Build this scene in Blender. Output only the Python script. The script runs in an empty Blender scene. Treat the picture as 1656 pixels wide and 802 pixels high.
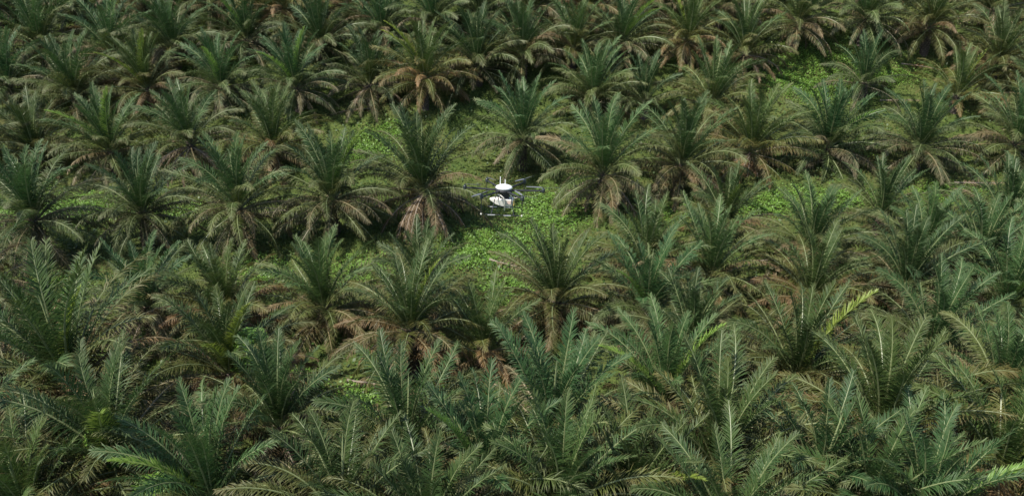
import bpy, math, random
import numpy as np
from mathutils import Vector, Matrix, Euler

R = math.radians
scene = bpy.context.scene
COL = scene.collection

# ------------------------------------------------------------------ camera
PW, PH = 1656.0, 802.0
F = 1250.0                       # focal length in photo pixels
PITCH = R(28.0)                  # camera looks this far below the horizon
CAM = Vector((0.0, 0.0, 33.0))
cd = bpy.data.cameras.new('camera')
cam = bpy.data.objects.new('camera', cd); COL.objects.link(cam)
cd.sensor_width = 36.0
cd.lens = 36.0 * F / PW
cd.clip_start, cd.clip_end = 0.5, 3000.0
cam.location = CAM
cam.rotation_euler = (math.pi / 2 - PITCH, 0, 0)
scene.camera = cam

# ------------------------------------------------------------------ light
SUN_AZ, SUN_EL = R(-112), R(60)   # azimuth clockwise from +Y (into the picture)
S = Vector((math.sin(SUN_AZ) * math.cos(SUN_EL), math.cos(SUN_AZ) * math.cos(SUN_EL), math.sin(SUN_EL)))
world = bpy.data.worlds.new('World'); scene.world = world; world.use_nodes = True
nt = world.node_tree
sky = nt.nodes.new('ShaderNodeTexSky'); sky.sky_type = 'NISHITA'; sky.sun_disc = False
sky.sun_elevation = SUN_EL; sky.sun_rotation = SUN_AZ
bg = nt.nodes['Background']; bg.inputs['Strength'].default_value = 0.09
nt.links.new(sky.outputs['Color'], bg.inputs['Color'])
ld = bpy.data.lights.new('sun', 'SUN'); ld.energy = 3.4; ld.angle = R(0.5); ld.color = (1.0, 0.95, 0.87)
sun = bpy.data.objects.new('sun', ld); COL.objects.link(sun)
sun.rotation_euler = S.to_track_quat('Z', 'Y').to_euler()
scene.view_settings.view_transform = 'Standard'
scene.view_settings.look = 'None'
scene.view_settings.gamma = 1.0
scene.view_settings.exposure = 1.18
scene.render.engine = 'CYCLES'
scene.cycles.max_bounces = 5
scene.cycles.diffuse_bounces = 2
scene.cycles.glossy_bounces = 2
scene.cycles.transmission_bounces = 3
scene.cycles.filter_width = 1.5
scene.cycles.use_denoising = True

# ------------------------------------------------------------------ helpers
def new_obj(name, mesh, parent=None):
    o = bpy.data.objects.new(name, mesh); COL.objects.link(o)
    if parent is not None: o.parent = parent
    return o

def empty(name, loc, rz=0.0):
    o = bpy.data.objects.new(name, None); COL.objects.link(o)
    o.location = loc; o.rotation_euler = (0, 0, rz)
    o.empty_display_size = 0.3
    return o

def tag(o, label=None, cat=None, group=None, kind=None):
    if label: o['label'] = label
    if cat: o['category'] = cat
    if group: o['group'] = group
    if kind: o['kind'] = kind
    return o

class MB:
    """collects verts, faces, material slots and one colour per vertex"""
    def __init__(s): s.v = []; s.f = []; s.m = []; s.c = []
    def add(s, vs, fs, mi=0, cs=None):
        b = len(s.v); s.v += [tuple(p) for p in vs]
        s.f += [tuple(i + b for i in f) for f in fs]; s.m += [mi] * len(fs)
        s.c += cs if cs is not None else [(0.5, 0.5, 0.5)] * len(vs)
    def merge(s, o, M=None):
        b = len(s.v)
        s.v += [tuple(M @ Vector(p)) for p in o.v] if M is not None else list(o.v)
        s.f += [tuple(i + b for i in f) for f in o.f]; s.m += o.m; s.c += o.c
    def tube(s, pts, rads, n=6, mi=0, cap=True, c=(0.5, 0.5, 0.5)):
        rings = []; b = len(s.v); L = len(pts)
        P = [Vector(p) for p in pts]
        for i, p in enumerate(P):
            t = (P[min(i + 1, L - 1)] - P[max(i - 1, 0)]).normalized()
            a = Vector((0, 0, 1)) if abs(t.z) < 0.9 else Vector((1, 0, 0))
            u = t.cross(a).normalized(); w = t.cross(u)
            for k in range(n):
                an = 2 * math.pi * k / n
                s.v.append(tuple(p + (u * math.cos(an) + w * math.sin(an)) * rads[i])); s.c.append(c)
        for i in range(L - 1):
            for k in range(n):
                a0 = b + i * n + k; a1 = b + i * n + (k + 1) % n
                s.f.append((a0, a1, a1 + n, a0 + n)); s.m.append(mi)
        if cap:
            s.f.append(tuple(b + k for k in range(n))[::-1]); s.m.append(mi)
            s.f.append(tuple(b + (L - 1) * n + k for k in range(n))); s.m.append(mi)
    def lathe(s, prof, n=24, mi=0, M=None):
        b = len(s.v)
        for r, z in prof:
            for k in range(n):
                a = 2 * math.pi * k / n
                p = Vector((r * math.cos(a), r * math.sin(a), z))
                s.v.append(tuple(M @ p) if M is not None else tuple(p)); s.c.append((.5, .5, .5))
        for i in range(len(prof) - 1):
            for k in range(n):
                a0 = b + i * n + k; a1 = b + i * n + (k + 1) % n
                s.f.append((a0, a1, a1 + n, a0 + n)); s.m.append(mi)
        s.f.append(tuple(b + k for k in range(n))[::-1]); s.m.append(mi)
        s.f.append(tuple(b + (len(prof) - 1) * n + k for k in range(n))); s.m.append(mi)
    def mesh(s, name, mats, smooth=False):
        me = bpy.data.meshes.new(name)
        me.from_pydata(s.v, [], s.f)
        for m in mats: me.materials.append(m)
        me.polygons.foreach_set('material_index', np.array(s.m, dtype=np.int32))
        if smooth: me.polygons.foreach_set('use_smooth', np.ones(len(s.f), dtype=bool))
        at = me.color_attributes.new('leaf', 'FLOAT_COLOR', 'POINT')
        c = np.ones((len(s.v), 4), dtype=np.float32); c[:, :3] = np.array(s.c, dtype=np.float32)
        at.data.foreach_set('color', c.ravel())
        me.update()
        return me

# ------------------------------------------------------------------ materials
def mat(name):
    m = bpy.data.materials.new(name); m.use_nodes = True
    return m, m.node_tree, m.node_tree.nodes['Principled BSDF']

def simple(name, col, rough=0.5, metal=0.0, bump=0.0, scale=30.0):
    m, t, p = mat(name)
    n = t.nodes.new('ShaderNodeTexNoise'); n.inputs['Scale'].default_value = scale; n.inputs['Detail'].default_value = 4
    cr = t.nodes.new('ShaderNodeValToRGB')
    cr.color_ramp.elements[0].position = 0.3; cr.color_ramp.elements[1].position = 0.75
    cr.color_ramp.elements[0].color = (*[c * 0.82 for c in col], 1); cr.color_ramp.elements[1].color = (*col, 1)
    tc = t.nodes.new('ShaderNodeTexCoord')
    t.links.new(tc.outputs['Object'], n.inputs['Vector'])
    t.links.new(n.outputs['Fac'], cr.inputs['Fac']); t.links.new(cr.outputs['Color'], p.inputs['Base Color'])
    p.inputs['Roughness'].default_value = rough; p.inputs['Metallic'].default_value = metal
    return m

def leaf_mat(name, ca, cb, tip, tip_from=0.75, rough=0.58, trans=0.28, patch=None, dry=0.0):
    """ca..cb: range over leaflets; tip: the withered colour of leaflet ends; patch: dry patches along the frond"""
    m, t, p = mat(name)
    L = t.links.new
    at = t.nodes.new('ShaderNodeAttribute'); at.attribute_name = 'leaf'
    sp = t.nodes.new('ShaderNodeSeparateColor'); L(at.outputs['Color'], sp.inputs['Color'])
    oi = t.nodes.new('ShaderNodeObjectInfo')
    av = t.nodes.new('ShaderNodeMath'); av.operation = 'MULTIPLY_ADD'
    L(oi.outputs['Random'], av.inputs[0]); av.inputs[1].default_value = 0.55
    h = t.nodes.new('ShaderNodeMath'); h.operation = 'MULTIPLY'; L(sp.outputs['Red'], h.inputs[0]); h.inputs[1].default_value = 0.45
    L(h.outputs[0], av.inputs[2])
    mx = t.nodes.new('ShaderNodeMix'); mx.data_type = 'RGBA'
    mx.inputs['A'].default_value = (*ca, 1); mx.inputs['B'].default_value = (*cb, 1); L(av.outputs[0], mx.inputs['Factor'])
    mr = t.nodes.new('ShaderNodeMapRange'); mr.inputs['From Min'].default_value = tip_from; mr.inputs['From Max'].default_value = 1.05
    ad = t.nodes.new('ShaderNodeMath'); ad.operation = 'MULTIPLY_ADD'
    L(sp.outputs['Red'], ad.inputs[0]); ad.inputs[1].default_value = 0.22; L(sp.outputs['Green'], ad.inputs[2])
    L(ad.outputs[0], mr.inputs['Value'])
    m2 = t.nodes.new('ShaderNodeMix'); m2.data_type = 'RGBA'
    L(mx.outputs['Result'], m2.inputs['A']); m2.inputs['B'].default_value = (*tip, 1); L(mr.outputs['Result'], m2.inputs['Factor'])
    out = m2
    if patch:
        n = t.nodes.new('ShaderNodeTexNoise'); n.inputs['Scale'].default_value = 0.9; n.inputs['Detail'].default_value = 3
        g = t.nodes.new('ShaderNodeNewGeometry'); L(g.outputs['Position'], n.inputs['Vector'])
        r2 = t.nodes.new('ShaderNodeMapRange'); r2.inputs['From Min'].default_value = 0.5; r2.inputs['From Max'].default_value = 0.68
        L(n.outputs['Fac'], r2.inputs['Value'])
        m3 = t.nodes.new('ShaderNodeMix'); m3.data_type = 'RGBA'
        L(m2.outputs['Result'], m3.inputs['A']); m3.inputs['B'].default_value = (*patch, 1); L(r2.outputs['Result'], m3.inputs['Factor'])
        out = m3
    if dry:                                   # withered frond ends
        r4 = t.nodes.new('ShaderNodeMapRange'); r4.inputs['From Min'].default_value = 0.72; r4.inputs['From Max'].default_value = 1.0
        r4.inputs['To Max'].default_value = dry
        L(sp.outputs['Blue'], r4.inputs['Value'])
        m4 = t.nodes.new('ShaderNodeMix'); m4.data_type = 'RGBA'
        L(out.outputs['Result'], m4.inputs['A']); m4.inputs['B'].default_value = (*tip, 1); L(r4.outputs['Result'], m4.inputs['Factor'])
        out = m4
    m5 = t.nodes.new('ShaderNodeMix'); m5.data_type = 'RGBA'; m5.blend_type = 'MULTIPLY'; m5.inputs['Factor'].default_value = 1.0
    L(out.outputs['Result'], m5.inputs['A']); L(oi.outputs['Color'], m5.inputs['B'])   # each palm's own tint
    out = m5
    L(out.outputs['Result'], p.inputs['Base Color'])
    p.inputs['Roughness'].default_value = rough
    p.inputs['Specular IOR Level'].default_value = 0.35
    tr = t.nodes.new('ShaderNodeBsdfTranslucent'); L(out.outputs['Result'], tr.inputs['Color'])
    ms = t.nodes.new('ShaderNodeMixShader'); ms.inputs[0].default_value = trans
    L(p.outputs[0], ms.inputs[1]); L(tr.outputs[0], ms.inputs[2])
    L(ms.outputs[0], t.nodes['Material Output'].inputs['Surface'])
    return m

M_YOUNG = leaf_mat('leaf_lime', (0.22, 0.31, 0.055), (0.15, 0.25, 0.045), (0.27, 0.32, 0.09), 0.9, 0.45, 0.35)
M_GREEN = leaf_mat('leaf_green', (0.035, 0.081, 0.025), (0.062, 0.112, 0.028), (0.10, 0.115, 0.04), 0.85, dry=0.35)
M_MID = leaf_mat('leaf_mid_green', (0.054, 0.086, 0.021), (0.096, 0.114, 0.028), (0.14, 0.13, 0.055), 0.75, patch=(0.095, 0.100, 0.032), dry=0.5)
M_OLIVE = leaf_mat('leaf_olive', (0.062, 0.084, 0.026), (0.104, 0.102, 0.036), (0.17, 0.135, 0.07), 0.7, patch=(0.140, 0.098, 0.040), dry=0.65)
M_DEAD = leaf_mat('leaf_dead', (0.15, 0.105, 0.055), (0.22, 0.16, 0.09), (0.26, 0.20, 0.12), 0.7, 0.6, 0.15)
M_BROWN = leaf_mat('leaf_brown', (0.105, 0.088, 0.036), (0.165, 0.118, 0.052), (0.21, 0.155, 0.085), 0.6, patch=(0.155, 0.112, 0.052), dry=0.8)
M_RACHIS = simple('rachis_green', (0.17, 0.20, 0.085), 0.45, scale=6)
M_RACHIS_Y = simple('rachis_lime', (0.27, 0.32, 0.10), 0.45, scale=6)
M_RACHIS_O = simple('rachis_olive', (0.20, 0.165, 0.085), 0.5, scale=6)
M_RACHIS_D = simple('rachis_dead', (0.26, 0.215, 0.16), 0.7, scale=6)
M_SPEAR = simple('spear_leaf_pale', (0.30, 0.35, 0.16), 0.45, scale=6)
M_TRUNK = simple('palm_trunk_bark', (0.085, 0.064, 0.048), 0.9, scale=9)
M_STUB = simple('frond_stub', (0.15, 0.12, 0.08), 0.85, scale=9)
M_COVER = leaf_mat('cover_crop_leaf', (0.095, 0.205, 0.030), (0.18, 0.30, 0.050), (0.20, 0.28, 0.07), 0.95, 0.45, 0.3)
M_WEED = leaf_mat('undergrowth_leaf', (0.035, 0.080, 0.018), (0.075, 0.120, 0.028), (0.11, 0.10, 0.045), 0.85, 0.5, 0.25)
M_GRASS = leaf_mat('grass_blade', (0.07, 0.14, 0.025), (0.14, 0.19, 0.045), (0.22, 0.21, 0.09), 0.85, 0.5, 0.25)
M_FERN = leaf_mat('fern_leaf', (0.12, 0.15, 0.03), (0.19, 0.20, 0.05), (0.24, 0.22, 0.08), 0.8, 0.5, 0.3)

# ------------------------------------------------------------------ terrain
GY = np.array([-400., -60, 20, 28.5, 33.1, 37.9, 44.7, 54.5, 66.0, 79.9, 91.9, 101.9, 115, 130, 160, 240, 1200])
GD = np.array([31., 30, 29.2, 29.1, 29.2, 29.5, 30.0, 30.6, 30.6, 29.8, 26.6, 22.0, 16.8, 12.0, 7.0, 3.0, 0.0])
_ys = np.arange(-400, 1200.1, 1.0)
_gz = CAM.z - np.interp(_ys, GY, GD) - 2.6
_k = np.exp(-0.5 * (np.arange(-15, 16) / 4.0) ** 2); _k /= _k.sum()
_gz = np.convolve(np.pad(_gz, 15, mode='edge'), _k, mode='valid')
def ground_z(x, y):
    z = np.interp(y, _ys, _gz)
    return z + 0.30 * np.sin(x * 0.13 + 1.3) * np.cos(y * 0.11) + 0.16 * np.sin(x * 0.37 + y * 0.29)

def ray(px, py):
    dx, dy = (px - PW / 2) / F, (py - PH / 2) / F
    f = Vector((0, math.cos(PITCH), -math.sin(PITCH))); d = Vector((0, -math.sin(PITCH), -math.cos(PITCH)))
    return (f + d * dy + Vector((1, 0, 0)) * dx)
def hit(px, py, h=0.0):
    """ground point whose spot h metres above it is seen at that place of the photo"""
    v = ray(px, py); t = 15.0
    while t < 400:
        p = CAM + v * t
        if p.z < float(ground_z(p.x, p.y)) + h: break
        t += 0.1
    return Vector((p.x, p.y, float(ground_z(p.x, p.y))))

def axis(lo, hi, f0, f1, fine, coarse):
    a = list(np.arange(lo, f0, coarse)) + list(np.arange(f0, f1, fine)) + list(np.arange(f1, hi + 1, coarse))
    return np.array(a)
gx = axis(-900, 900, -100, 100, 1.0, 25.0); gy = axis(-380, 1180, 8, 140, 1.0, 25.0)
X, Y = np.meshgrid(gx, gy)
Z = ground_z(X, Y)
nx, ny = len(gx), len(gy)
idx = np.arange(nx * ny).reshape(ny, nx)
quads = np.stack([idx[:-1, :-1], idx[:-1, 1:], idx[1:, 1:], idx[1:, :-1]], -1).reshape(-1, 4)
gm = bpy.data.meshes.new('ground')
gm.from_pydata(np.stack([X, Y, Z], -1).reshape(-1, 3).tolist(), [], quads.tolist())
gm.polygons.foreach_set('use_smooth', np.ones(len(quads), dtype=bool))
m, t, p = mat('plantation_ground')
L = t.links.new
geo = t.nodes.new('ShaderNodeNewGeometry')
def noise(scale, detail=5, rough=0.6):
    n = t.nodes.new('ShaderNodeTexNoise'); n.inputs['Scale'].default_value = scale
    n.inputs['Detail'].default_value = detail; n.inputs['Roughness'].default_value = rough
    L(geo.outputs['Position'], n.inputs['Vector']); return n
def ramp(n, stops):
    r = t.nodes.new('ShaderNodeValToRGB'); e = r.color_ramp.elements
    e[0].position, e[0].color = stops[0][0], (*stops[0][1], 1)
    e[1].position, e[1].color = stops[1][0], (*stops[1][1], 1)
    for q, c in stops[2:]:
        k = e.new(q); k.color = (*c, 1)
    L(n.outputs['Fac'], r.inputs['Fac']); return r
r1 = ramp(noise(0.16), [(0.30, (0.055, 0.095, 0.020)), (0.80, (0.130, 0.092, 0.050)), (0.50, (0.078, 0.110, 0.028)), (0.66, (0.090, 0.095, 0.035))])
r2 = ramp(noise(2.6, 7, 0.75), [(0.35, (0.45, 0.42, 0.38)), (0.66, (1.35, 1.3, 1.2))])
mx = t.nodes.new('ShaderNodeMix'); mx.data_type = 'RGBA'; mx.blend_type = 'MULTIPLY'; mx.inputs['Factor'].default_value = 1.0
L(r1.outputs['Color'], mx.inputs['A']); L(r2.outputs['Color'], mx.inputs['B']); L(mx.outputs['Result'], p.inputs['Base Color'])
bp = t.nodes.new('ShaderNodeBump'); bp.inputs['Distance'].default_value = 0.25; bp.inputs['Strength'].default_value = 0.8
L(noise(3.0, 8, 0.7).outputs['Fac'], bp.inputs['Height']); L(bp.outputs['Normal'], p.inputs['Normal'])
p.inputs['Roughness'].default_value = 0.95; p.inputs['Specular IOR Level'].default_value = 0.2
gm.materials.append(m)
tag(new_obj('ground', gm), 'rolling plantation ground with soil, weeds and leaf litter', kind='structure')

# ------------------------------------------------------------------ palm fronds
def frond(rng, Lr, th0, bend, power=1.6, pairs=104, leaf=1.0, lift=(-10, 38), droop=0.5, side=0.0, twist=0.0, mats=(0, 1), fold=1.0, width=0.05, petiole=0.13, clump=0.0):
    """a pinnate frond growing from the origin outwards along +X; th0 from the vertical, bend = how far it arches over"""
    b = MB()
    N = 22
    P, T = [], []
    pos = Vector((0.12, 0, 0)); ds = Lr / N
    sb = rng.uniform(-1, 1) * side
    tw = rng.uniform(-1, 1) * twist; ragged = rng.choice((0.03, 0.05, 0.12)); dens = rng.uniform(.85, 1.1)
    for i in range(N + 1):
        s = i / N
        th = th0 + bend * s ** power
        az = sb * s * s
        d = Vector((math.sin(th) * math.cos(az), math.sin(th) * math.sin(az), math.cos(th)))
        P.append(pos.copy()); T.append(d); pos = pos + d * ds
    rad = [0.062 * (1 - s) ** 0.8 + 0.009 for s in [i / N for i in range(N + 1)]]
    rad[0] = 0.13; rad[1] = 0.085
    b.tube(P, rad, 5, mats[1])
    up = Vector((0, 0, 1))
    for j in range(pairs):
        s = petiole + (1 - petiole) * (j + 0.5) / pairs
        q = s * N; i = min(int(q), N - 1); fr = q - i
        p = P[i].lerp(P[i + 1], fr); tg = T[i].lerp(T[i + 1], fr).normalized()
        sd = Vector((-math.sin(0), 1, 0)); sd = (sd - tg * sd.dot(tg)).normalized()
        nr = tg.cross(sd)
        if nr.dot(Vector((-math.sin(0) - 0.6, 0, 1))) < 0: nr = -nr
        k = (s - petiole) / (1 - petiole)
        an = tw * (0.3 + k); sd, nr = sd * math.cos(an) + nr * math.sin(an), nr * math.cos(an) - sd * math.sin(an)
        ln = leaf * (0.35 + 0.65 * math.sin(math.pi * min(1.0, (k * 0.86 + 0.14)) ** 0.8) ** 0.7) * rng.uniform(0.85, 1.1)
        if k > 0.9: ln *= 0.9
        for sg in (-1, 1):
            if rng.random() < ragged: continue
            al = (R(72) * (1 - k) + R(30) * k) * fold + R(rng.gauss(0, 9))
            be = R(rng.gauss((lift[0] + lift[1]) / 2, (6 if th0 < 0.5 else 12) + (lift[1] - lift[0]) * .15))
            d = tg * math.cos(al) + (sd * sg * math.cos(be) + nr * math.sin(be)) * math.sin(al)
            d.normalize()
            w = (tg - d * tg.dot(d)); w = (w.normalized() + nr * rng.uniform(-0.5, 0.5)).normalized()
            wd = width * rng.uniform(0.8, 1.2)
            pts = [p.copy()]; cur = d.copy(); pp = p.copy()
            dr = droop * rng.uniform(0.4, 1.6)
            for q2 in range(3):
                pp = pp + cur * (ln / 3); pts.append(pp.copy())
                cur = (cur - up * dr * 0.42).normalized()
            c = rng.random()
            vs = [pts[0] - w * wd * .35, pts[0] + w * wd * .35, pts[1] - w * wd * .5, pts[1] + w * wd * .5,
                  pts[2] - w * wd * .38, pts[2] + w * wd * .38, pts[3]]
            cs = [(c, 0, k), (c, 0, k), (c, .33, k), (c, .33, k), (c, .67, k), (c, .67, k), (c, 1, k)]
            b.add(vs, [(0, 1, 3, 2), (2, 3, 5, 4), (4, 5, 6)], mats[0], cs)
    return b

AGES = ['lime', 'green', 'mid', 'olive', 'dead', 'brown']
MATS = [M_YOUNG, M_RACHIS_Y, M_GREEN, M_RACHIS, M_MID, M_RACHIS, M_OLIVE, M_RACHIS_O, M_DEAD, M_RACHIS_D, M_BROWN, M_RACHIS_O]
def slots(age):
    k = AGES.index(age) * 2; return (k, k + 1)
# classes by rank in the crown: (age, th0, bend, length, droop, lift)
CLASSES = [
    ('green', 7, 26, 6.6, 0.2, (5, 40)),
    ('green', 17, 38, 6.9, 0.35, (0, 36)),
    ('green', 28, 50, 7.0, 0.55, (-10, 30)),
    ('mid', 39, 60, 7.0, 0.75, (-18, 24)),
    ('mid', 50, 66, 6.9, 0.9, (-24, 16)),
    ('olive', 61, 68, 6.8, 1.0, (-28, 12)),
    ('olive', 73, 68, 6.6, 1.1, (-30, 10)),
    ('olive', 86, 62, 6.3, 1.2, (-30, 10)),
    ('olive', 102, 58, 6.2, 1.25, (-34, 6)),
]
VAR = 6
rng = random.Random(11)
FROND_MB, FROND_ME = [], []
for age, th, be, ln, dr, lf in CLASSES:
    row_b, row_m = [], []
    for v in range(VAR):
        b = frond(rng, ln * rng.uniform(.94, 1.05), R(th + rng.uniform(-4, 4)), R(be + rng.uniform(-8, 10)), rng.uniform(1.4, 2.2),
                  droop=dr * rng.uniform(.8, 1.25), lift=lf, side=0.5, twist=0.7 if th > 20 else 0.25, leaf=rng.uniform(.88, 1.1), mats=slots(age if age != 'olive' or v % (2 if th < 80 else 3) else 'mid'))
        row_b.append(b); row_m.append(b.mesh('frond_' + age, MATS))
    FROND_MB.append(row_b); FROND_ME.append(row_m)
LIME_MB, LIME_ME, DEAD_MB, DEAD_ME = [], [], [], []
for v in range(3):
    b = frond(rng, 7.1, R(11 + 6 * v), R(22 + 8 * v), 1.8, leaf=0.95, lift=(10, 45), droop=0.2, side=0.2, mats=slots('lime'), fold=0.85, width=.06)
    LIME_MB.append(b); LIME_ME.append(b.mesh('frond_lime', MATS))
for v in range(3):
    b = frond(rng, 5.4, R(96 + 10 * v), R(72), 1.0, leaf=0.8, lift=(-40, 10), droop=1.4, side=0.4, mats=slots('dead'), fold=0.8, pairs=54)
    DEAD_MB.append(b); DEAD_ME.append(b.mesh('frond_dead', MATS))
BROWN_MB, BROWN_ME = {}, {}
for c in range(4, len(CLASSES)):
    age, th, be, ln, dr, lf = CLASSES[c]
    bs = [frond(rng, ln * rng.uniform(.9, 1.02), R(th + rng.uniform(-4, 6)), R(be + rng.uniform(-4, 14)), rng.uniform(1.3, 2.0), droop=dr * rng.uniform(.9, 1.4),
                lift=lf, side=0.6, twist=0.8, leaf=rng.uniform(.8, 1.0), mats=slots('brown')) for q in range(3)]
    BROWN_MB[c] = bs; BROWN_ME[c] = [b.mesh('frond_brown', MATS) for b in bs]
FLAT_ME = []
for v in range(3):
    b = frond(rng, 5.2, R(86), R(10), 1.5, leaf=0.75, lift=(-8, 14), droop=0.25, side=0.5, mats=slots('dead'), pairs=54)
    FLAT_ME.append(b.mesh('fallen_frond', MATS))

def spear_mesh(h):
    b = MB()
    pts = [(0, 0, -0.2), (0.02, 0.01, h * .3), (0.05, 0.02, h * .65), (0.10, 0.02, h * .9), (0.13, 0.0, h)]
    b.tube(pts, [0.07, 0.075, 0.06, 0.035, 0.006], 6, 0)
    for k in range(5):     # a few leaflets beginning to open
        z = h * (0.55 + 0.08 * k); a = k * 2.4
        d = Vector((math.cos(a) * .18, math.sin(a) * .18, 0.5))
        q = Vector((0.05, 0.02, z)); w = Vector((-math.sin(a), math.cos(a), 0)) * .03
        b.add([q - w, q + w, q + d], [(0, 1, 2)], 0)
    return b
SPEAR_ME = [spear_mesh(h).mesh('spear_leaf', [M_SPEAR]) for h in (3.6, 4.6, 5.6)]
SPEAR_LIME = [spear_mesh(5.0).mesh('spear_leaf', [M_RACHIS_Y])]

# ------------------------------------------------------------------ palm trunks (unit: 1 m high mesh parts made per height class)
def trunk_mesh(h, rg):
    b = MB(); n = 14
    rings = 9; base = len(b.v)
    prof = []
    for i in range(rings):
        z = -0.4 + (h + 0.5) * i / (rings - 1)
        s = i / (rings - 1)
        r = 0.46 - 0.12 * s + (0.16 * (1 - s) ** 4)
        prof.append((r, z))
    for r, z in prof:
        for k in range(n):
            a = 2 * math.pi * k / n
            q = r * rg.uniform(.9, 1.1)
            b.v.append((q * math.cos(a), q * math.sin(a), z)); b.c.append((.5, .5, .5))
    for i in range(rings - 1):
        for k in range(n):
            a0 = base + i * n + k; a1 = base + i * n + (k + 1) % n
            b.f.append((a0, a1, a1 + n, a0 + n)); b.m.append(0)
    b.f.append(tuple(base + (rings - 1) * n + k for k in range(n))); b.m.append(0)
    cnt = int(26 * h)
    for i in range(cnt):   # cut frond bases in a spiral
        a = i * 2.39996; s = (i + .5) / cnt; z = 0.05 + h * s * 0.98
        r = 0.44 - 0.12 * s
        o = Vector((math.cos(a), math.sin(a), 0)); w = Vector((-math.sin(a), math.cos(a), 0))
        ln = rg.uniform(.16, .34); ww = rg.uniform(.07, .11)
        p0 = o * (r - .06) + Vector((0, 0, z)); p1 = p0 + o * ln + Vector((0, 0, ln * rg.uniform(.7, 1.2)))
        th = Vector((0, 0, .07)) - o * .05
        vs = [p0 - w * ww, p0 + w * ww, p0 + w * ww + th, p0 - w * ww + th, p1 - w * ww * .7, p1 + w * ww * .7, p1 + w * ww * .6 + th * .7, p1 - w * ww * .6 + th * .7]
        b.add(vs, [(0, 1, 5, 4), (1, 2, 6, 5), (2, 3, 7, 6), (3, 0, 4, 7), (4, 5, 6, 7)], 1)
    return b.mesh('trunk', [M_TRUNK, M_STUB])
TH = [1.9, 2.5, 3.0, 3.8]
TRUNK_ME = [trunk_mesh(h, random.Random(5 + i)) for i, h in enumerate(TH)]

def fern_mesh(h, rg):
    b = MB()
    for i in range(90):
        a = rg.uniform(0, 2 * math.pi); z = rg.uniform(.2, h)
        o = Vector((math.cos(a), math.sin(a), 0)); w = Vector((-math.sin(a), math.cos(a), 0)) * rg.uniform(.04, .09)
        p0 = o * .42 + Vector((0, 0, z)); ln = rg.uniform(.3, .6)
        p1 = p0 + o * ln * .6 + Vector((0, 0, .12)); p2 = p0 + o * ln + Vector((0, 0, -.2))
        c = rg.random()
        b.add([p0 - w * .4, p0 + w * .4, p1 - w, p1 + w, p2], [(0, 1, 3, 2), (2, 3, 4)], 0, [(c, 0, 0), (c, 0, 0), (c, .5, 0), (c, .5, 0), (c, 1, 0)])
    return b.mesh('trunk_fern', [M_FERN])
FERN_ME = [fern_mesh(2.4, random.Random(3)), fern_mesh(3.0, random.Random(4))]

# ------------------------------------------------------------------ crowns
NF = 50
def crown_plan(rg, flags='', brown=0.1, arch=0.92):
    """list of (mesh list name, class, variant, azimuth, tilt, scale)"""
    out = []; a = rg.uniform(0, 6.28)
    n = NF if 'y' not in flags else 26
    for i in range(n):
        u = i / (n - 1)
        c = min(len(CLASSES) - 1, int(u ** arch * len(CLASSES)))
        if 'y' in flags: c = max(0, c - 1)
        if 'g' in flags and c > 4 and rg.random() < .5: c -= 2
        if 'd' in flags and c >= 5 and rg.random() < .4: out.append(('d', 0, rg.randrange(3), a, R(rg.uniform(-34, 6)), rg.uniform(.85, 1.05)))
        elif c >= 4 and rg.random() < brown: out.append(('w', c, rg.randrange(3), a, R(rg.uniform(-8, 8)), rg.uniform(.88, 1.05)))
        else: out.append(('f', c, rg.randrange(VAR), a, R(rg.uniform(-5, 5)), rg.uniform(.9, 1.07)))
        a += 2.39996 + rg.uniform(-.25, .25)
    if 'b' not in flags and rg.random() < .15:
        out.append(('l', 0, rg.randrange(3), rg.uniform(-3.1, 0), R(5), rg.uniform(.75, .95)))
    if 'b' in flags:
        out.append(('l', 0, rg.randrange(3), rg.choice((rg.uniform(-2.9, -2.0), rg.uniform(-1.1, -.2))), 0.0, rg.uniform(1.0, 1.1)))
        if rg.random() < .6: out.append(('l', 0, rg.randrange(3), rg.uniform(-3.1, 0), R(6), rg.uniform(.85, 1.0)))
    nd = 4 if 'd' in flags else rg.choice((0, 0, 0, 1, 2))
    for k in range(nd):
        out.append(('d', 0, rg.randrange(3), rg.uniform(0, 6.28), R(rg.uniform(-6, 14)), rg.uniform(.75, 1.0)))
    return out

def pick(e):
    k, c, v = e[0], e[1], e[2]
    if k == 'w': return BROWN_MB[c][v], BROWN_ME[c][v]
    return (FROND_MB[c][v], FROND_ME[c][v]) if k == 'f' else (LIME_MB[v], LIME_ME[v]) if k == 'l' else (DEAD_MB[v], DEAD_ME[v])

def frond_matrix(e, base=0.0):
    drop = 0.0 if e[0] == 'l' else (-0.05 - 0.075 * e[1] if e[0] in 'fw' else -0.75)
    return Matrix.Translation((0, 0, drop + base)) @ Matrix.Rotation(e[3], 4, 'Z') @ Matrix.Rotation(e[4], 4, 'Y') @ Matrix.Scale(e[5], 4)

CROWN_CACHE = {}
def far_crown(flags, v):
    key = (flags, v)
    if key not in CROWN_CACHE:
        rg = random.Random(hash((flags.count('b'), flags.count('d'), flags.count('g'), flags.count('y'), v)) & 0xffff)
        b = MB()
        for e in crown_plan(rg, flags): b.merge(pick(e)[0], frond_matrix(e))
        CROWN_CACHE[key] = b.mesh('crown', MATS)
    return CROWN_CACHE[key]

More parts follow.
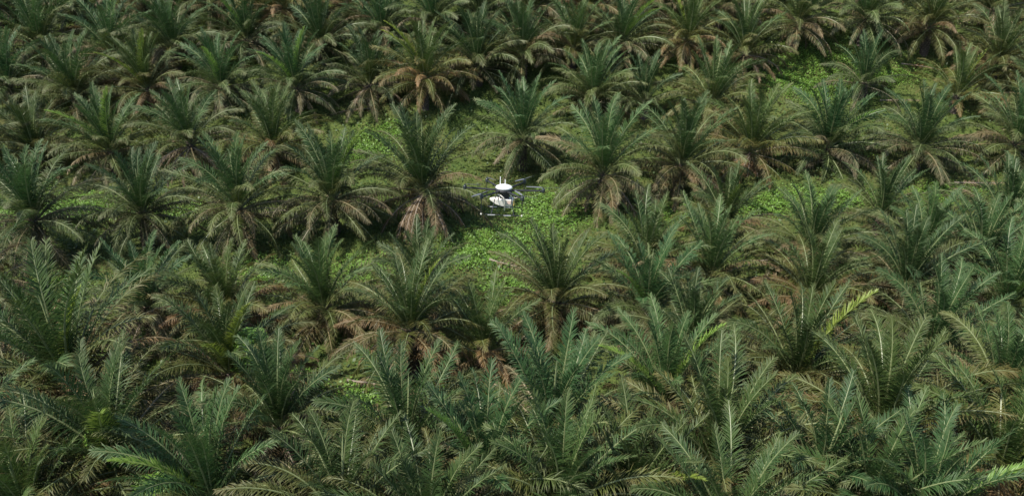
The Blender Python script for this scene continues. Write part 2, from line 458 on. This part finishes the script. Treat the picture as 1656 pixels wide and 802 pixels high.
# ------------------------------------------------------------------ the palms, row by row, at the place of their crown's heart in the photo
# flags: b lime young frond, s tall pale spear, d dead hanging skirt, g greener, y young and small, f fern on the trunk, t taller trunk
ROWS = [
 ('hilltop row', [(-40,-42,''),(70,-38,''),(180,-45,''),(290,-40,''),(400,-46,''),(512,-40,''),(620,-44,''),(725,-40,''),(835,-42,''),(940,-46,''),(1045,-40,''),(1150,-44,''),(1255,-38,''),(1360,-44,''),(1465,-40,''),(1570,-46,''),(1680,-42,'')]),
 ('top row', [(-10,8,''),(120,10,''),(230,6,''),(342,2,''),(455,10,''),(563,4,''),(703,34,''),(775,22,'s'),(862,14,''),(955,12,''),(1052,8,''),(1165,12,''),(1290,35,'t'),(1400,25,'ts'),(1505,40,'t'),(1607,14,'d')]),
 ('second row from top', [(-55,88,''),(66,72,'s'),(178,86,''),(282,78,'g'),(400,64,''),(521,70,'g'),(619,50,''),(774,104,'s'),(846,88,'g'),(926,78,'g'),(1003,70,'b'),(1110,63,''),(1206,84,'d'),(1612,98,'s'),(1700,70,'')]),
 ('third row from top', [(13,137,'g'),(122,152,'g'),(240,142,'b'),(357,140,'s'),(479,140,'b'),(596,136,'d'),(684,126,'bt'),(960,158,'g'),(1043,165,'gy'),(1150,166,'s'),(1399,134,'y'),(1547,156,'gy'),(1690,165,'')]),
 ('fourth row from top', [(-60,250,''),(57,246,'g'),(180,242,'b'),(310,230,'dt'),(439,238,''),(845,222,'ft'),(975,278,'dft'),(1100,264,''),(1215,242,'d'),(1337,236,'f'),(1489,236,'fs'),(1642,230,'')]),
 ('row level with the drone', [(57,350,'ts'),(226,342,'t'),(382,335,'ts'),(534,320,'bt'),(687,302,'sdt'),(1174,364,'gy'),(1425,348,'gy'),(1625,364,'gs')]),
 ('row just below the drone', [(-40,470,''),(238,498,''),(680,468,'s'),(1040,432,'s'),(1153,446,''),(1312,408,'g'),(1490,408,''),(1590,420,'g'),(1700,440,'')]),
 ('fourth row from bottom', [(370,506,'gs'),(524,498,''),(666,532,'dt'),(784,562,'gy'),(900,486,'s'),(1050,502,'s'),(1310,482,'g'),(1465,462,''),(1628,492,'b')]),
 ('third row from bottom', [(-30,610,''),(118,620,'g'),(370,604,'b'),(1118,560,'g'),(1288,610,'gb'),(1500,564,''),(1617,640,'g'),(1080,652,'b')]),
 ('second row from bottom', [(-60,760,''),(185,738,'b'),(446,690,'ds'),(656,734,'gs'),(889,704,'sg'),(1165,758,'gs'),(1426,716,'d'),(1720,700,'')]),
 ('bottom row', [(46,838,'g'),(345,812,'d'),(548,845,'s'),(905,818,'d'),(1405,836,'d'),(784,800,'b'),(1010,814,'b'),(1317,792,'gs'),(1492,858,'g'),(1617,766,'bs'),(690,880,''),(1180,880,'')]),
]
ORD = 'first second third fourth fifth sixth seventh eighth ninth tenth eleventh twelfth thirteenth fourteenth fifteenth sixteenth seventeenth'.split()
LOOK = [('b', 'with a lime young frond'), ('f', 'with ferns on its trunk'), ('d', 'with dry brown hanging fronds'),
        ('y', 'small and young'), ('s', 'with a tall pale spear leaf'), ('t', 'on a taller trunk'), ('g', 'with deep green fronds')]
SIZE = {(666,532): .85, (680,468): .8, (784,562): .95, (1050,502): .85, (370,604): .86, (1118,560): .82, (446,690): .8, (1165,758): 1.05,
        (1426,716): 1.02, (889,704): 1.0, (118,620): 1.32, (238,498): .78, (1317,792): .82, (687,302): 1.25, (226,342): .92, (975,278): 1.1}
prng = random.Random(77)
PALMS = []
for rname, lst in ROWS:
    lst = sorted(lst)
    for i, (px, py, fl) in enumerate(lst):
        ti = 3 if 't' in fl else prng.choice((0, 1, 1, 2)) if 'y' not in fl else 0
        h = TH[ti]
        g = hit(px, py, h)
        sc = prng.uniform(.95, 1.08) * (0.82 if 'y' in fl else 1.0) * SIZE.get((px, py), 1.04 if py < 390 else 0.92 if py > 640 else 0.9)
        tint = prng.uniform(-.7, 1); lum = prng.uniform(.76, 1.18)
        tint = (lum * (1 + .2 * tint), lum, lum * (1 - .14 * tint), 1)
        root = empty('oil_palm', g, 0.0)
        look = next((w for k, w in LOOK if k in fl), 'with olive drooping fronds')
        where = f'{ORD[i]} from left, {rname}'
        if rname == 'row level with the drone' and px == 687: where = 'directly left of the drone'
        lab = f'oil palm {look}, {where}'
        tag(root, lab, 'palm tree', 'oil palms planted in rows across the plantation')
        root.rotation_euler = (R(prng.uniform(-4, 4)), R(prng.uniform(-4, 4)), 0)
        tk = new_obj('trunk', TRUNK_ME[ti], root); tk.rotation_euler.z = prng.uniform(0, 6.28)
        if 'f' in fl:
            fe = new_obj('trunk_fern', FERN_ME[0 if h < 2.8 else 1], tk)
        near = py > 190
        if near:
            bf = prng.choice((.15, .3, .45, .6)) if py > 450 else prng.choice((.04, .1, .2))
            for e in crown_plan(prng, fl, bf, prng.uniform(.82, 1.0) if py > 450 else .9):
                o = new_obj('frond', pick(e)[1], root)
                o.matrix_basis = Matrix.Translation((0, 0, h + 0.1)) @ Matrix.Scale(sc, 4) @ frond_matrix(e)
                if e[0] == 'l': o['label'] = 'bright lime-green young frond'
                if e[0] == 'w': o['label'] = 'browning olive lower frond'
                if e[0] == 'd': o['label'] = 'dry brown hanging frond'
        else:
            key = ''.join(k for k in 'bdgy' if k in fl)
            o = new_obj('crown', far_crown(key, prng.randrange(3)), root)
            o.location = (0, 0, h + 0.1); o.scale = (sc,) * 3; o.rotation_euler.z = prng.uniform(0, 6.28) if 'b' not in fl else prng.uniform(-.5, .5)
        if 's' in fl or prng.random() < .45:
            o = new_obj('spear_leaf', SPEAR_ME[2] if 's' in fl else prng.choice(SPEAR_ME[:2]), root)
            o.location = (0, 0, h + 0.1); o.scale = (sc,) * 3
            o.rotation_euler = (R(prng.uniform(-5, 5)), R(prng.uniform(-5, 5)), prng.uniform(0, 6.28))
        for ch in root.children_recursive: ch.color = tint
        PALMS.append((g.x, g.y))

# ------------------------------------------------------------------ ground cover (stuff)
CLEAR = [(800,395,70,26),(880,345,60,28),(770,420,60,18),(600,235,48,24),(570,250,40,14),(1320,118,95,42),(1290,140,60,18),(1440,125,45,14),
         (130,345,60,26),(25,350,50,34),(30,495,60,44),(100,470,40,16),(1330,325,90,18),(1530,315,50,16),(1230,335,50,16),(580,440,45,22),
         (720,610,50,18),(575,655,50,20),(420,440,40,20),(1090,345,60,12),(1380,245,50,12),(640,210,30,14),(300,345,40,14),(820,470,40,24),(480,620,40,20),(100,690,30,14),(600,640,60,20)]
CE = []
for cx, cy, rx, ry in CLEAR:
    c = hit(cx, cy); a = hit(cx + rx, cy); u = hit(cx, cy - ry); d = hit(cx, cy + ry)
    CE.append((c.x, (u.y + d.y) / 2, max(1., 1.25 * abs(a.x - c.x)), max(1., 1.25 * abs(u.y - d.y) / 2)))
nrg = np.random.default_rng(5)
def scatter(n, x0, x1, y0, y1):
    return nrg.uniform(x0, x1, n), nrg.uniform(y0, y1, n)
def in_frame(x, y, pad=120):
    z = ground_z(x, y) + .3
    dz = z - CAM.z
    f = y * math.cos(PITCH) - dz * math.sin(PITCH); v = -y * math.sin(PITCH) - dz * math.cos(PITCH)
    px = PW / 2 + F * x / f; py = PH / 2 + F * v / f
    return (f > 1) & (px > -pad) & (px < PW + pad) & (py > -pad) & (py < PH + pad)

def leaf_sheet(name, x, y, size, height, mat_, label, tilt=.55, aspect=.75):
    n = len(x)
    z = ground_z(x, y) + height
    a = nrg.uniform(0, 2 * np.pi, n); tl = nrg.normal(0, tilt, n); ro = nrg.normal(0, tilt * .7, n)
    U = np.stack([np.cos(a) * np.cos(tl), np.sin(a) * np.cos(tl), np.sin(tl)], -1)
    V = np.stack([-np.sin(a) * np.cos(ro), np.cos(a) * np.cos(ro), np.sin(ro)], -1)
    P = np.stack([x, y, z], -1); s = size[:, None]
    pts = np.stack([P - U * s * .5, P - V * s * aspect * .5 + U * s * .02, P + U * s * .55, P + V * s * aspect * .5 + U * s * .02], 1).reshape(-1, 3)
    me = bpy.data.meshes.new(name)
    me.vertices.add(4 * n); me.vertices.foreach_set('co', pts.astype(np.float32).ravel())
    me.loops.add(4 * n); me.loops.foreach_set('vertex_index', np.arange(4 * n, dtype=np.int32))
    me.polygons.add(n); me.polygons.foreach_set('loop_start', np.arange(0, 4 * n, 4, dtype=np.int32))
    at = me.color_attributes.new('leaf', 'FLOAT_COLOR', 'POINT')
    c = np.ones((4 * n, 4), np.float32); c[:, 0] = np.repeat(nrg.random(n), 4); c[:, 1] = np.tile([0, .5, 1, .5], n); c[:, 2] = 0
    at.data.foreach_set('color', c.ravel())
    me.materials.append(mat_); me.update(calc_edges=True); me.validate()
    o = new_obj(name, me); tag(o, label, kind='stuff'); return o

xs, ys_, hs = [], [], []
for cx, cy, rx, ry in CE:
    area = math.pi * rx * ry; n = int(min(24000, area * 48))
    r = np.sqrt(nrg.random(n)) * (0.6 + .7 * nrg.random(n) ** 1.5); th = nrg.uniform(0, 2 * np.pi, n)
    xs.append(cx + rx * r * np.cos(th)); ys_.append(cy + ry * r * np.sin(th))
x = np.concatenate(xs); y = np.concatenate(ys_)
mound = .28 + .22 * np.sin(x * 1.7 + 2 * np.sin(y * .9)) * np.cos(y * 1.3)
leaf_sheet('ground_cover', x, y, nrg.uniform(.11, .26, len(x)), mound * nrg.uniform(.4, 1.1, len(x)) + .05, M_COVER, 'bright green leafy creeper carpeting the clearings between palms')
x, y = scatter(150000, -85, 85, 14, 118); k = in_frame(x, y); x, y = x[k], y[k]
dens = .5 + .5 * np.sin(x * .33 + 1.1 * np.sin(y * .21)) * np.cos(y * .27 + .7 * np.sin(x * .19))
k = nrg.random(len(x)) < (.25 + .75 * dens); x, y = x[k], y[k]
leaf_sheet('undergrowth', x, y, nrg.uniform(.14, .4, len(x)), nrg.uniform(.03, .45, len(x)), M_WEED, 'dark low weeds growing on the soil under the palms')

# grass: narrow upright blades
x, y = scatter(260000, -85, 85, 14, 118); k = in_frame(x, y); x, y = x[k], y[k]
dens = .5 + .5 * np.sin(x * .22 + 2.1 * np.sin(y * .13)) * np.cos(y * .2 + 1.7)
k = nrg.random(len(x)) < dens; x, y = x[k], y[k]
n = len(x); z = ground_z(x, y); a = nrg.uniform(0, 2 * np.pi, n); h = nrg.uniform(.25, .7, n)
lean = nrg.uniform(.1, .6, n)
P = np.stack([x, y, z], -1); W = np.stack([np.cos(a), np.sin(a), 0 * a], -1) * .03
D = np.stack([-np.sin(a) * lean, np.cos(a) * lean, 1 + 0 * a], -1) * h[:, None]
pts = np.stack([P - W, P + W, P + D], 1).reshape(-1, 3)
me = bpy.data.meshes.new('grass')
me.vertices.add(3 * n); me.vertices.foreach_set('co', pts.astype(np.float32).ravel())
me.loops.add(3 * n); me.loops.foreach_set('vertex_index', np.arange(3 * n, dtype=np.int32))
me.polygons.add(n); me.polygons.foreach_set('loop_start', np.arange(0, 3 * n, 3, dtype=np.int32))
at = me.color_attributes.new('leaf', 'FLOAT_COLOR', 'POINT')
c = np.ones((3 * n, 4), np.float32); c[:, 0] = np.repeat(nrg.random(n), 3); c[:, 1] = np.tile([0, 0, 1], n)
at.data.foreach_set('color', c.ravel()); me.materials.append(M_GRASS); me.update(calc_edges=True)
tag(new_obj('grass', me), 'thin olive grass between the palm rows', kind='stuff')

# ------------------------------------------------------------------ fallen fronds
FALL = [(490,330,'tan fallen frond on the ground left of the palm behind the drone row'),
        (470,345,'tan fallen frond crossing bare soil between two palms'),
        (1455,108,'reddish brown fallen frond beside the bright far clearing'),
        (1420,168,'pale fallen frond at the foot of the small clearing palm'),
        (1540,300,'tan fallen frond near the fern covered trunk'),
        (1225,428,'orange brown fallen frond among the mid slope palms'),
        (300,275,'brown fallen frond under the upper slope palms'),
        (600,180,'brown fallen frond above the leafy green clearing'),
        (560,622,'straw coloured fallen frond beneath the brown skirted palm'),
        (790,425,'dry fallen frond lying over the bright creeper below the drone')]
for i, (px, py, lab) in enumerate(FALL):
    g = hit(px, py)
    o = new_obj('fallen_frond', FLAT_ME[i % 3]); o.location = g + Vector((0, 0, .35))
    o.rotation_euler = (R(prng.uniform(-8, 8)), R(prng.uniform(-4, 8)), prng.choice((0, math.pi)) + prng.uniform(-.5, .5))
    if 'reddish' in lab: o.color = (1.15, .68, .5, 1)
    tag(o, lab, 'fallen frond', 'fallen palm fronds')

# ------------------------------------------------------------------ climbing creeper on a palm
def creeper(px, py, w, h, label, n=1500):
    g = hit(px, py); b = MB(); rg = random.Random(px)
    for i in range(n):
        u = rg.random() ** .6; a = rg.uniform(0, 6.28)
        rr = w * (1 - .45 * u ** 3) * math.sqrt(rg.random())
        q = Vector((rr * math.cos(a), rr * math.sin(a), u * h))
        s = rg.uniform(.12, .24); b1 = rg.uniform(0, 6.28)
        U = Vector((math.cos(b1), math.sin(b1), rg.uniform(-.6, .6))).normalized() * s
        V = Vector((-math.sin(b1), math.cos(b1), rg.uniform(-.5, .5))).normalized() * s * .7
        c = rg.random()
        b.add([q - U, q - V, q + U, q + V], [(0, 1, 2, 3)], 0, [(c, 0, 0), (c, .5, 0), (c, 1, 0), (c, .5, 0)])
    o = new_obj('creeper', b.mesh('creeper', [M_COVER])); o.location = g
    tag(o, label, 'creeper')
creeper(425, 652, 1.5, 5.4, 'tall bright green leafy creeper clump between dark palms, left of the brown skirted palm')
creeper(200, 790, 1.4, 4.4, 'green leafy creeper between the lime fronded palms at the bottom')
creeper(265, 850, 1.4, 3.0, 'green leafy creeper at the bottom frame edge')

# ------------------------------------------------------------------ the spraying drone
M_WHITE = simple('drone_white_shell', (0.80, 0.80, 0.78), 0.3, scale=3)
M_TANK = simple('drone_tank_plastic', (0.80, 0.76, 0.68), 0.45, scale=3)
M_BLACK = simple('drone_carbon', (0.014, 0.015, 0.017), 0.55, scale=8)
M_DGREY = simple('drone_motor', (0.035, 0.045, 0.05), 0.35, 0.3, scale=8)
M_BLADE = simple('drone_blade', (0.13, 0.135, 0.14), 0.35, scale=8)
M_FOOT = simple('drone_foot_rubber', (0.34, 0.35, 0.34), 0.6, scale=8)
M_HOSE = simple('drone_hose', (0.62, 0.58, 0.50), 0.5, scale=8)
M_YEL = simple('drone_yellow_band', (0.75, 0.55, 0.16), 0.5, scale=8)
M_PINK = simple('drone_label', (0.66, 0.50, 0.42), 0.5, scale=8)
v = ray(815, 305.5)
dpos = CAM + v * 19.0
dr = empty('spraying_drone', dpos)
dr.rotation_euler = Euler((R(-9.5), R(1.6), R(-3)), 'XYZ')
tag(dr, 'white and black six-rotor spraying drone hovering above the palms', 'drone')
def dpart(name, b, mats, parent=dr, smooth=False):
    return new_obj(name, b.mesh(name, mats, smooth), parent)
b = MB(); b.lathe([(0.21 * math.cos(a), 0.035 + 0.075 * math.sin(a)) for a in [R(x) for x in (-20, 0, 15, 30, 45, 60, 75, 88)]], 28); dpart('dome', b, [M_WHITE], smooth=True)
b = MB(); b.lathe([(.14, -.085), (.205, -.075), (.215, -.03), (.2, .005)], 24); hub = dpart('hub', b, [M_BLACK])
RA = 0.965
for k in range(6):
    a = R(60 * k); o = Vector((math.cos(a), math.sin(a), 0))
    b = MB(); b.tube([o * .19 + Vector((0, 0, -.03)), o * RA + Vector((0, 0, -.01))], [.026, .021], 8); dpart('arm', b, [M_BLACK])
    M = Matrix.Translation(o * RA)
    b = MB(); b.lathe([(.034, -.055), (.044, -.04), (.044, .03), (.034, .045), (.015, .055), (.015, .08)], 16, 0, M); mo = dpart('motor', b, [M_DGREY])
    # two-blade propeller, at rest
    ang = {0: (2, 182), 3: (3, -16), 1: (58, 236), 2: (-58, -50), 4: (241, 62), 5: (-34, 118)}[k]
    b = MB()
    for ad in ang:
        A = R(ad); u = Vector((math.cos(A), math.sin(A), 0)); w = Vector((-math.sin(A), math.cos(A), 0))
        sec = [(0.02, .010, 0), (.08, .022, .006), (.2, .022, .008), (.33, .016, .008), (.42, .007, .008)]
        top = []
        for rr, wd, dz in sec:
            c = o * RA + u * rr + Vector((0, 0, .075 + dz + .01 * rr))
            top += [c - w * wd + Vector((0, 0, .006)), c + w * wd - Vector((0, 0, .006))]
        n = len(top); low = [q - Vector((0, 0, .006)) for q in top]
        fs = []
        for i in range(len(sec) - 1):
            fs += [(2*i, 2*i+1, 2*i+3, 2*i+2), (n+2*i+1, n+2*i, n+2*i+2, n+2*i+3), (2*i, 2*i+2, n+2*i+2, n+2*i), (2*i+3, 2*i+1, n+2*i+1, n+2*i+3)]
        b.add(top + low, fs)
    dpart('propeller', b, [M_BLADE])
for dx, h, r in ((-.10, .2, .011), (.02, .135, .011)):
    b = MB(); b.tube([(dx, .1, .08), (dx, .1, .08 + h)], [r, r * .8], 8); dpart('antenna', b, [M_WHITE])
# tank: boat-shaped, tapering to its left end
b = MB()
prof = [(-.34, -.255, -.29, .04), (-.27, -.24, -.325, .08), (-.18, -.235, -.375, .12), (-.08, -.23, -.40, .145), (.0, -.23, -.41, .155), (.12, -.23, -.41, .155), (.2, -.235, -.40, .145), (.235, -.25, -.38, .12)]
vs = []
for xx, zt, zb, hw in prof:
    vs += [(xx, -hw, zt - .015), (xx, -hw * .85, zt), (xx, hw * .85, zt), (xx, hw, zt - .015), (xx, hw * .75, zb), (xx, -hw * .75, zb)]
fs = []
for i in range(len(prof) - 1):
    for k in range(6):
        fs.append((6*i+k, 6*i+(k+1) % 6, 6*i+6+(k+1) % 6, 6*i+6+k))
fs.append((5, 4, 3, 2, 1, 0)); fs.append(tuple(6 * (len(prof) - 1) + k for k in range(6)))
b.add(vs, fs); tank = dpart('tank', b, [M_TANK])
b = MB()
def box(b, c, s, mi=0):
    x, y, z = c; a, d, e = s[0] / 2, s[1] / 2, s[2] / 2
    b.add([(x-a,y-d,z-e),(x+a,y-d,z-e),(x+a,y+d,z-e),(x-a,y+d,z-e),(x-a,y-d,z+e),(x+a,y-d,z+e),(x+a,y+d,z+e),(x-a,y+d,z+e)],
          [(3,2,1,0),(4,5,6,7),(0,1,5,4),(1,2,6,5),(2,3,7,6),(3,0,4,7)], mi)
box(b, (.252, 0, -.325), (.03, .2, .12)); dpart('end_band', b, [M_YEL], tank)
b = MB(); box(b, (.14, -.146, -.31), (.09, .03, .07)); dpart('tank_label', b, [M_PINK], tank)
b = MB(); b.tube([(.045, -.172, -.225), (.045, -.178, -.28), (.045, -.14, -.44)], [.012, .012, .012], 6); dpart('strap', b, [M_BLACK], tank)
# frame under the hub that carries the tank
b = MB()
for sx in (-.12, .12):
    for sy in (-.1, .1):
        b.tube([(sx, sy, -.07), (sx * 1.1, sy * 1.2, -.25)], [.012, .012], 6)
box(b, (.02, .02, -.16), (.22, .16, .11)); dpart('mount_frame', b, [M_BLACK])
b = MB(); b.tube([(-.13, -.2, -.1), (-.06, -.23, -.115), (.01, -.235, -.17), (.035, -.225, -.25), (.04, -.2, -.3), (.04, -.19, -.5)], [.016] * 6, 8); dpart('hose', b, [M_HOSE], smooth=True)
b = MB(); b.tube([(.15, -.17, -.09), (.22, -.2, -.15), (.3, -.2, -.17), (.36, -.18, -.15)], [.009] * 4, 6); dpart('cable', b, [M_HOSE], smooth=True)
# landing gear: two legs per side down to a skid with pale rubber feet
for sy in (-1, 1):
    for sx in (-.22, .22):
        b = MB(); b.tube([(sx * .8, sy * .15, -.08), (sx * 1.25, sy * .36, -.56)], [.012, .012], 6); dpart('landing_leg', b, [M_BLACK])
    b = MB(); b.tube([(-.42, sy * .37, -.565), (.42, sy * .37, -.565)], [.012, .012], 8); bar = dpart('skid', b, [M_BLACK])
    for sx in (-.27, .12):
        b = MB(); b.tube([(sx - .09, sy * .37, -.575), (sx + .09, sy * .37, -.57)], [.017, .017], 8); dpart('skid_foot', b, [M_FOOT], bar)
# spray booms hanging under the side motors
for k in (1, 2, 4, 5):
    a = R(60 * k); o = Vector((math.cos(a), math.sin(a), 0)) * RA
    b = MB(); b.tube([o + Vector((0, 0, -.05)), o + Vector((0, 0, -.40))], [.011, .009], 6); bo = dpart('nozzle_pipe', b, [M_BLACK])
    b = MB(); b.lathe([(.012, -.45), (.022, -.43), (.012, -.40)], 10, 0, Matrix.Translation(o)); dpart('nozzle', b, [M_HOSE], bo)
